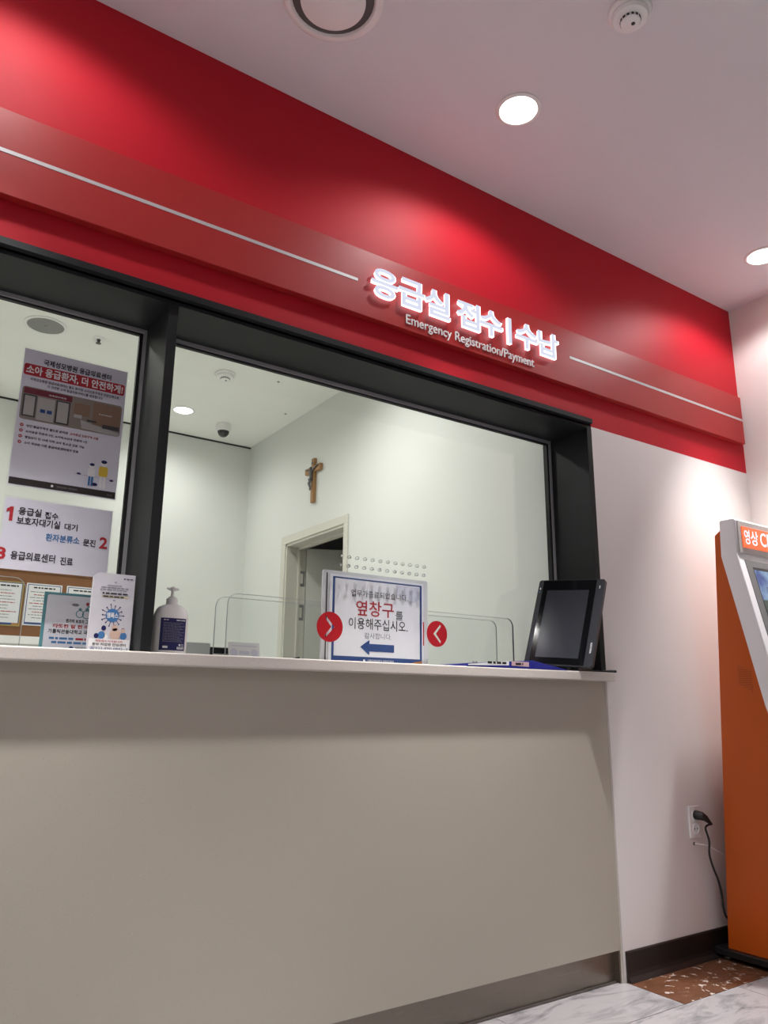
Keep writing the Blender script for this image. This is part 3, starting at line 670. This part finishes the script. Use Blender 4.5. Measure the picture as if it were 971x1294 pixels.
# clear screens standing behind the glass
def screen(label, x0, x1, z1, y, r, dark=None):
    t = thing('acrylic_screen', label, 'screen', (x0, y, CT+.0005), group='clear acrylic screens'); W = x1-x0; H = z1-CT
    plate(MB(), [rrect(0, 0, W, H, r, 10, (0, 0, 1, 1))], 0, .004).build('sheet', ACRYL, t)
    q = rrect(0, 0, W, H, r, 10, (0, 0, 1, 1)); q2 = rrect(.0015, -.001, W-.0015, H-.0015, r-.0015, 10, (0, 0, 1, 1))
    plate(MB(), [q[1:]+[q[0]], q2[1:]+[q2[0]]], -.0004, .0044).build('polished_edge', ACRYL_EDGE, t)
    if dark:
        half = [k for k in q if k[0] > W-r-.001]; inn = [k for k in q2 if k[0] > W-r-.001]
        plate(MB(), [half+inn[::-1]], -.0012, .0052).build('shade_edge', ACRYL_DARK, t)
    for fx in (W*.2, W*.8): MB().box(fx-.002, fx+.002, -.03, .03, 0, .03).build('foot', ACRYL, t)
    return t
y1 = .40; pA = on_y(286.5, 790, y1); pC = on_y(649.5, 815, y1); zT = on_y(300, 750, y1).z
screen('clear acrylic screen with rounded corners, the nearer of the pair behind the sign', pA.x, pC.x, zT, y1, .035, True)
y2 = on_x(271.5, 790, pA.x).y
screen('clear acrylic screen with rounded corners, the further of the pair behind the sign', pA.x, pC.x, zT, min(max(y2, .47), .56), .035)
pB = on_y(27.5, 790, y1); screen('clear acrylic screen behind the left pane beside the notice board', pB.x-1.25, pB.x, on_y(10, 728.5, y1).z, y1, .035)

# small things low behind the glass
c = on_y(274, 822, .545)
t = thing('card_reader', 'small black box with white slip low behind the glass', 'card reader', (c.x, .545, CT+.0005))
MB().box(-.035, .045, 0, .06, 0, .062).build('body', BLACK, t, bevel=.003); MB().box(-.012, .043, -.004, .02, .030, .040).build('slip', PAPER_W, t)
c = on_y(310, 822, .33)
t = thing('paper_slip', 'pale printed paper slip leaning low behind the glass', 'paper', (c.x, .33, CT+.0005), (math.radians(-12), 0, 0))
MB().box(-.055, .055, 0, .001, 0, .068).build('sheet', PAPER_W, t); p = Print(t, 0)
p.shape(INK_PALE, [circle(-.036, .034, .013, 18)]); p.shape(INK_PALE, [circle(.036, .034, .013, 18)]); p.rect(INK_PALE, -.018, .028, .018, .040); p.rect(INK_PALE, -.045, .054, .045, .058); p.done()
c = on_y(247, 820, .44)
t = thing('paper_tray', 'pale grey flat tray beside the pump bottle behind the glass', 'tray', (c.x, .44, CT+.0005))
MB().box(-.065, .05, 0, .006, 0, .066).build('front', mat('pale tray plastic', (.60, .64, .66, 1), .4), t); MB().box(-.065, .05, .006, .09, 0, .05).build('body', MATS['pale tray plastic'], t)

# blue file case at the counter's edge
yb = -.036
a = on_y(590, 838, yb); m1 = on_y(674, 835, yb); e = on_y(717, 847, yb)
t = thing('file_case', 'blue plastic file case with white label lying before the tablet', 'file case', (a.x, yb, CT+.0005))
L1, L2 = m1.x-a.x, e.x-a.x; h1 = m1.z-CT; h0 = max(.006, a.z-CT)
MB().prism([(0, 0), (L2, 0), (L2, .0015), (L1, h1), (0, h0)], 0, .16, 'y').build('case', BLUE_PL, t, bevel=.0015)
p = Print(t, 0); p.shape(INK_W, [[(.006, h0*.30), (L1*.62, h1*.28), (L1*.62, h1*.80), (.006, h0*.78)]]); p.shape(mat('pink label ink', (.62, .42, .44, 1), .6), [[(L1*.66, h1*.26), (L1*.93, h1*.22), (L1*.93, h1*.78), (L1*.66, h1*.80)]])
p.fine(INK, L1*.30, h1*.40, L1*.58, h1*.66, 6); p.fine(INK, L1*.72, h1*.38, L1*.84, h1*.64, 3); p.fine(INK_G, L1*.08, h1*.38, L1*.15, h1*.58, 3); p.done()

# signature tablet on its stand
TX, TYW, TI, TRO, TW, TH = (2.169, .043, 1.088), -1.253, .327, -.077, .279, .356
ex = Vector((math.cos(TYW), math.sin(TYW), 0)); bk = Vector((-math.sin(TYW), math.cos(TYW), 0)); up = Vector((0, 0, 1))*math.cos(TI)+bk*math.sin(TI)
ex2 = ex*math.cos(TRO)+up*math.sin(TRO); up2 = -ex*math.sin(TRO)+up*math.cos(TRO); nrm = up2.cross(ex2)   # points away from the viewer
nrm = -ex2.cross(up2)
M = Matrix((ex2, nrm, up2)).transposed().to_4x4(); M.translation = Vector(TX)
t = thing('signature_tablet', 'black pen tablet display leaning on the counter end', 'tablet'); t.matrix_world = M
plate(MB(), [rrect(-TW/2, 0, TW/2, TH, .010, 5)], 0, .016).build('casing', GUNMETAL, t, bevel=.003)
sl = .034
MB().box(-TW/2+.021, TW/2-sl, -.0012, .0005, .004, TH-.003).build('glass_front', DARKGLASS, t)
MB().box(-TW/2+.043, TW/2-sl-.025, -.0018, -.0011, .030, TH-.046).build('display', SCREEN_OFF, t)
p = Print(t, -.0004)
v, f, a0, a1, b0, b1 = text_geo('wacom', .01, 0, 2)
sc = .042/(a1-a0); mb = MB().add([(TW/2-.012-(b-b0)*sc, -.0012, .052+(a-a0)*sc) for a, b, c in v], f); mb.build('maker_lettering', INK_W, t)
p.rect(INK_W, TW/2-.020, TH-.040, TW/2-.016, TH-.028, 2); p.rect(INK_W, -TW/2+.008, TH-.042, -TW/2+.013, TH-.034, 2); p.shape(INK_LB, [circle(-TW/2+.010, TH-.052, .003, 12)], 2); p.done()
# stand: a wedge leg behind the casing, given in the tablet's own axes
inv = M.inverted()
def loc(pt): return tuple(inv @ Vector(pt))
base = Vector((2.169, .043, CT))
def world_box(c0, pts_h):        # prism from quad on counter to line on casing
    return [loc(q) for q in pts_h]
bk2 = bk*.145
bot = [base-ex*.05+bk*.02, base+ex*.075+bk*.02, base+ex*.075+bk2, base-ex*.05+bk2]
bot = [Vector((q.x, q.y, CT+.001)) for q in bot]
top = [Vector(TX)+ex2*s+up2*.25+nrm*o_ for s, o_ in ((-.05, .014), (.075, .014), (.075, .022), (-.05, .022))]
MB().loft([[loc(q) for q in bot], [loc(q) for q in top]]).build('stand', BLACK, t)
feet = [Vector(TX)+ex2*s for s in (-.09, .045)]
for q in feet:
    mb = MB().lathe([(.007, 0), (.007, .02)], 12); mb.v = [loc((q.x+x+bk.x*.012, q.y+y+bk.y*.012, CT+.0006+z)) for x, y, z in mb.v]; mb.build('foot', BLACK, t)
c0 = on_y(752, 849, .00); c1 = on_y(778.5, 849, -.022)
t = thing('stylus', 'black stylus lying at the right end of the counter', 'stylus', (c1.x, -.018, CT+.0055))
MB().tube([(-.13, .05, 0), (-.03, .012, 0), (-.025, .010, 0)], [.003, .0045, .0045], 10).build('barrel', BLACK, t, smooth=True)
MB().tube([(-.026, .0104, 0), (-.022, .009, 0), (.004, -.001, 0), (.006, -.002, 0)], [.0045, .0055, .0055, .004], 10).build('cap', GUNMETAL, t, smooth=True)

# ================================================================= SOCKET AND CABLES
a = on_y(867.5, 1019, 0); b = on_y(886, 1057, 0)
sx, sz = (a.x+b.x)/2, (a.z+b.z)/2
t = thing('wall_socket', 'white double wall socket beside the orange kiosk', 'socket', (sx, 0, sz))
MB().box(-.036, .036, -.009, -.0005, -.060, .060).build('plate', PLASTIC, t, bevel=.003)
for z in (.026, -.026):
    mb = MB(); v, f = outline_geo([circle(0, 0, .0215, 28), circle(0, 0, .0175, 28)], .002); mb.add([(a_, -.010-c_, b_+z) for a_, b_, c_ in v], f); mb.build('outlet_ring', PLASTIC, t)
    for s in (-1, 1): plate(MB(), [circle(s*.0095, z, .0026, 12)], -.0098, -.0088).build('pin_hole', INK, t)
pl = thing('power_plug', 'black angled power plug with cable running behind the kiosk', 'plug', (sx, -.010, sz+.026))
MB().tube([(0, -.001, 0), (0, -.016, 0), (.004, -.026, -.002), (.016, -.034, -.010), (.040, -.036, -.028), (.048, -.036, -.034)], [.0175, .0175, .0165, .012, .007, .006], 14).build('plug_body', BLACK, pl, smooth=True)
pts = [(.046, -.036, -.033)]
for px, py in ((892, 1046), (896.5, 1062), (897, 1080), (902, 1097), (908, 1112), (912.5, 1130), (914.5, 1146), (918, 1158), (924, 1163)):
    w_ = on_y(px, py, -.045); pts.append((w_.x-sx, -.035, w_.z-(sz+.026)))
cu = []
for i in range(len(pts)-1):                # smooth the cable
    p0, p1, p2, p3 = (Vector(pts[max(0, min(len(pts)-1, i+k))]) for k in (-1, 0, 1, 2))
    for q in range(5):
        u = q/5; cu.append(.5*((2*p1)+(p2-p0)*u+(2*p0-5*p1+4*p2-p3)*u*u+(3*p1-p0-3*p2+p3)*u**3))
cu.append(Vector(pts[-1]))
MB().tube(cu, .0042, 8).build('cable', BLACK, pl, smooth=True)
h = on_y(877.5, 1066, 0)
t = thing('network_cable', 'thin white cable leaving the wall below the socket', 'cable', (h.x, 0, h.z))
MB().lathe([(.006, -.0005), (.006, .001), (0, .0012)], 12).build('wall_hole', INK_DB, t); t.children[0].rotation_euler.x = PI/2
e = on_y(925, 1088, -.05); d = Vector((e.x-h.x, 0, e.z-h.z))
MB().tube([(0, .0, 0), (.008, -.012, 0), (d.x*.3, -.03, d.z*.12), (d.x*.65, -.045, d.z*.5), (d.x*1.02, -.05, d.z*1.02)], .0019, 6).build('lead', PLASTIC, t, smooth=True)

# ================================================================= KIOSK
KX0, KX1 = 2.94, 3.44
kx, ky = 3.19, -.24
t = thing('kiosk', 'tall orange self service kiosk with white front and lit header', 'kiosk', (kx, ky, 0))
def kp(name, mb, m_, parent=None, **k):
    mb.v = [(x-kx, y-ky, z) for x, y, z in mb.v]; return mb.build(name, m_, parent or t, **k)
kp('body', MB().prism([(-.052, .040), (-.165, 1.648), (-.191, 1.666), (-.24, 1.666), (-.27, 1.3), (-.36, .9), (-.40, .72), (-.40, .040)], KX0, KX1, 'x'), ORANGE, bevel=.002)
def lip(z): return -.263-.1985*(1.558-z)
kp('front_shell', MB().prism([(-.199, 1.700), (-.204, 1.706), (-.262, 1.706), (-.268, 1.700), (-.263, 1.558), (lip(.72), .72), (-.46, .66), (-.41, .62), (-.38, .70), (-.192-.1985*(1.552-.95), .95), (-.192, 1.552)], KX0-.012, KX1+.012, 'x'), SHELL, bevel=.008, seg=3)
# header plate and lit sign
kp('header_plate', MB().box(KX0+.004, KX1-.004, -.2705, -.262, 1.560, 1.698), KGREY, bevel=.002)
ka = on_y(937, 665, -.272); kb = on_y(939.5, 691, -.272)
hz0, hz1 = kb.z, ka.z
ORANGE_LIT = mat('lit orange acrylic', (.75, .09, .02, 1), .4, emit=(1, .13, .03, 1), estr=.75)
hs = kp('header_sign', MB().box(ka.x, KX1-.035, -.2735, -.270, hz0, hz1), ORANGE_LIT)
y = -.2745
def kletters(s, pa, pb, z0, z1):
    xa, xb = on_y(*pa, y).x, on_y(*pb, y).x; v, f, a0, a1, b0, b1 = text_geo(s, .012, 0, 3)
    mb = MB().add([(xa+(a-a0)/(a1-a0)*(xb-xa)-kx, y-ky, z0+(b-b0)/(b1-b0)*(z1-z0)) for a, b, c in v], f)
    o = mb.build('header_lettering', MATS.get('lit header letter') or emitter('lit header letter', (1, .80, .95, 1), 1.4), t); return o
g = (hz1-hz0)
kletters('영', (941.5, 680), (948.5, 683), hz0+g*.17, hz1-g*.12); kletters('상', (949.8, 683), (959, 686), hz0+g*.17, hz1-g*.12); kletters('CD', (961.5, 685), (978, 690), hz0+g*.20, hz1-g*.12)
# sloping front: plates laid on the slope
sn = Vector((0, -1, -.1985)).normalized(); sd = Vector((0, .1985, -1)); sd = Vector((0, -.1985, -1)).normalized(); sn = Vector((0, -1, .1985)).normalized()
org = Vector((0, -.263, 1.558))
def slope_plate(name, x0, x1, s0, s1, n0, n1, m_, parent=None, **k):
    mb = MB().box(x0, x1, n0, n1, s0, s1); mb.v = [tuple(Vector((x, 0, 0))+org+sn*n+sd*s) for x, n, s in mb.v]; return kp(name, mb, m_, parent, **k)
kc = on_y(941, 707, -.268)
slope_plate('screen_bezel', kc.x, KX1-.035, 1.558-kc.z, .40, -.002, .0025, KBEZ, bevel=.0015)
SCR = mat('lit kiosk screen', (.01, .02, .05, 1), .15); nt = SCR.node_tree; N = nt.nodes; L = nt.links
g_ = N.new('ShaderNodeTexNoise'); g_.inputs['Scale'].default_value = 14; g_.inputs['Detail'].default_value = 5; L.new(N['Texture Coordinate'].outputs['Object'], g_.inputs['Vector'])
rp = N.new('ShaderNodeValToRGB'); e_ = rp.color_ramp.elements; e_[0].position = .35; e_[0].color = (.008, .04, .20, 1); e_[1].position = .68; e_[1].color = (.22, .36, .50, 1)
L.new(g_.outputs['Fac'], rp.inputs['Fac']); L.new(rp.outputs['Color'], N['Principled BSDF'].inputs['Emission Color']); N['Principled BSDF'].inputs['Emission Strength'].default_value = .8
kd = on_y(951, 721, -.27); so = 1.558-kd.z
slope_plate('screen_surround', kd.x-.004, KX1-.07, so-.012, .365, .002, .003, BLACK)
slope_plate('screen', kd.x, KX1-.075, so, .36, .0028, .0034, SCR)
TREE = mat('dark green picture', (.02, .035, .02, 1), .3, emit=(.02, .04, .02, 1), estr=.6); BLD = mat('grey blue picture', (.05, .07, .12, 1), .3, emit=(.06, .09, .16, 1), estr=.8)
for x0, x1, s0, m_ in ((.0, .05, .13, TREE), (.05, .09, .07, BLD), (.095, .14, .10, BLD), (.145, .2, .06, BLD), (.2, .3, .14, TREE)):
    slope_plate('picture_block', kd.x+x0, kd.x+x1, so+s0, so+.22, .0033, .0038, m_)
slope_plate('card_panel', KX0+.035, KX1-.035, .44, .56, -.002, .003, KBEZ, bevel=.0015)
slope_plate('card_slot', KX0+.10, KX0+.20, .49, .50, .0025, .0034, BLACK)
kp('plinth', MB().prism([(-.006, .016), (-.40, .016), (-.405, .040), (-.006, .040)], KX0-.022, KX1+.01, 'x'), BLACK, bevel=.003)
for fx, fy in ((KX0+.02, -.035), (KX1-.03, -.035), (KX0+.02, -.37), (KX1-.03, -.37)):
    kp('levelling_foot', MB().lathe([(.016, .0005), (.016, .006), (.007, .008), (.007, .018)], 16, (fx, fy, 0)), mat('zinc foot', (.35, .33, .28, 1), .35, .8), smooth=True)
# perforated loudspeaker field on the orange side
mb = MB()
for cidx in range(8):
    for ridx in range(13):
        if ridx < cidx*.4 or ridx > 9+cidx*.45: continue
        yy = -.212-cidx*.0072; zz = 1.105-ridx*.0085
        mb.add([(KX0-.0008, yy+.0019*math.cos(2*PI*k/6), zz+.0019*math.sin(2*PI*k/6)) for k in range(6)], [tuple(range(6))])
o = kp('speaker_holes', mb, INK); o['kind'] = 'stuff'
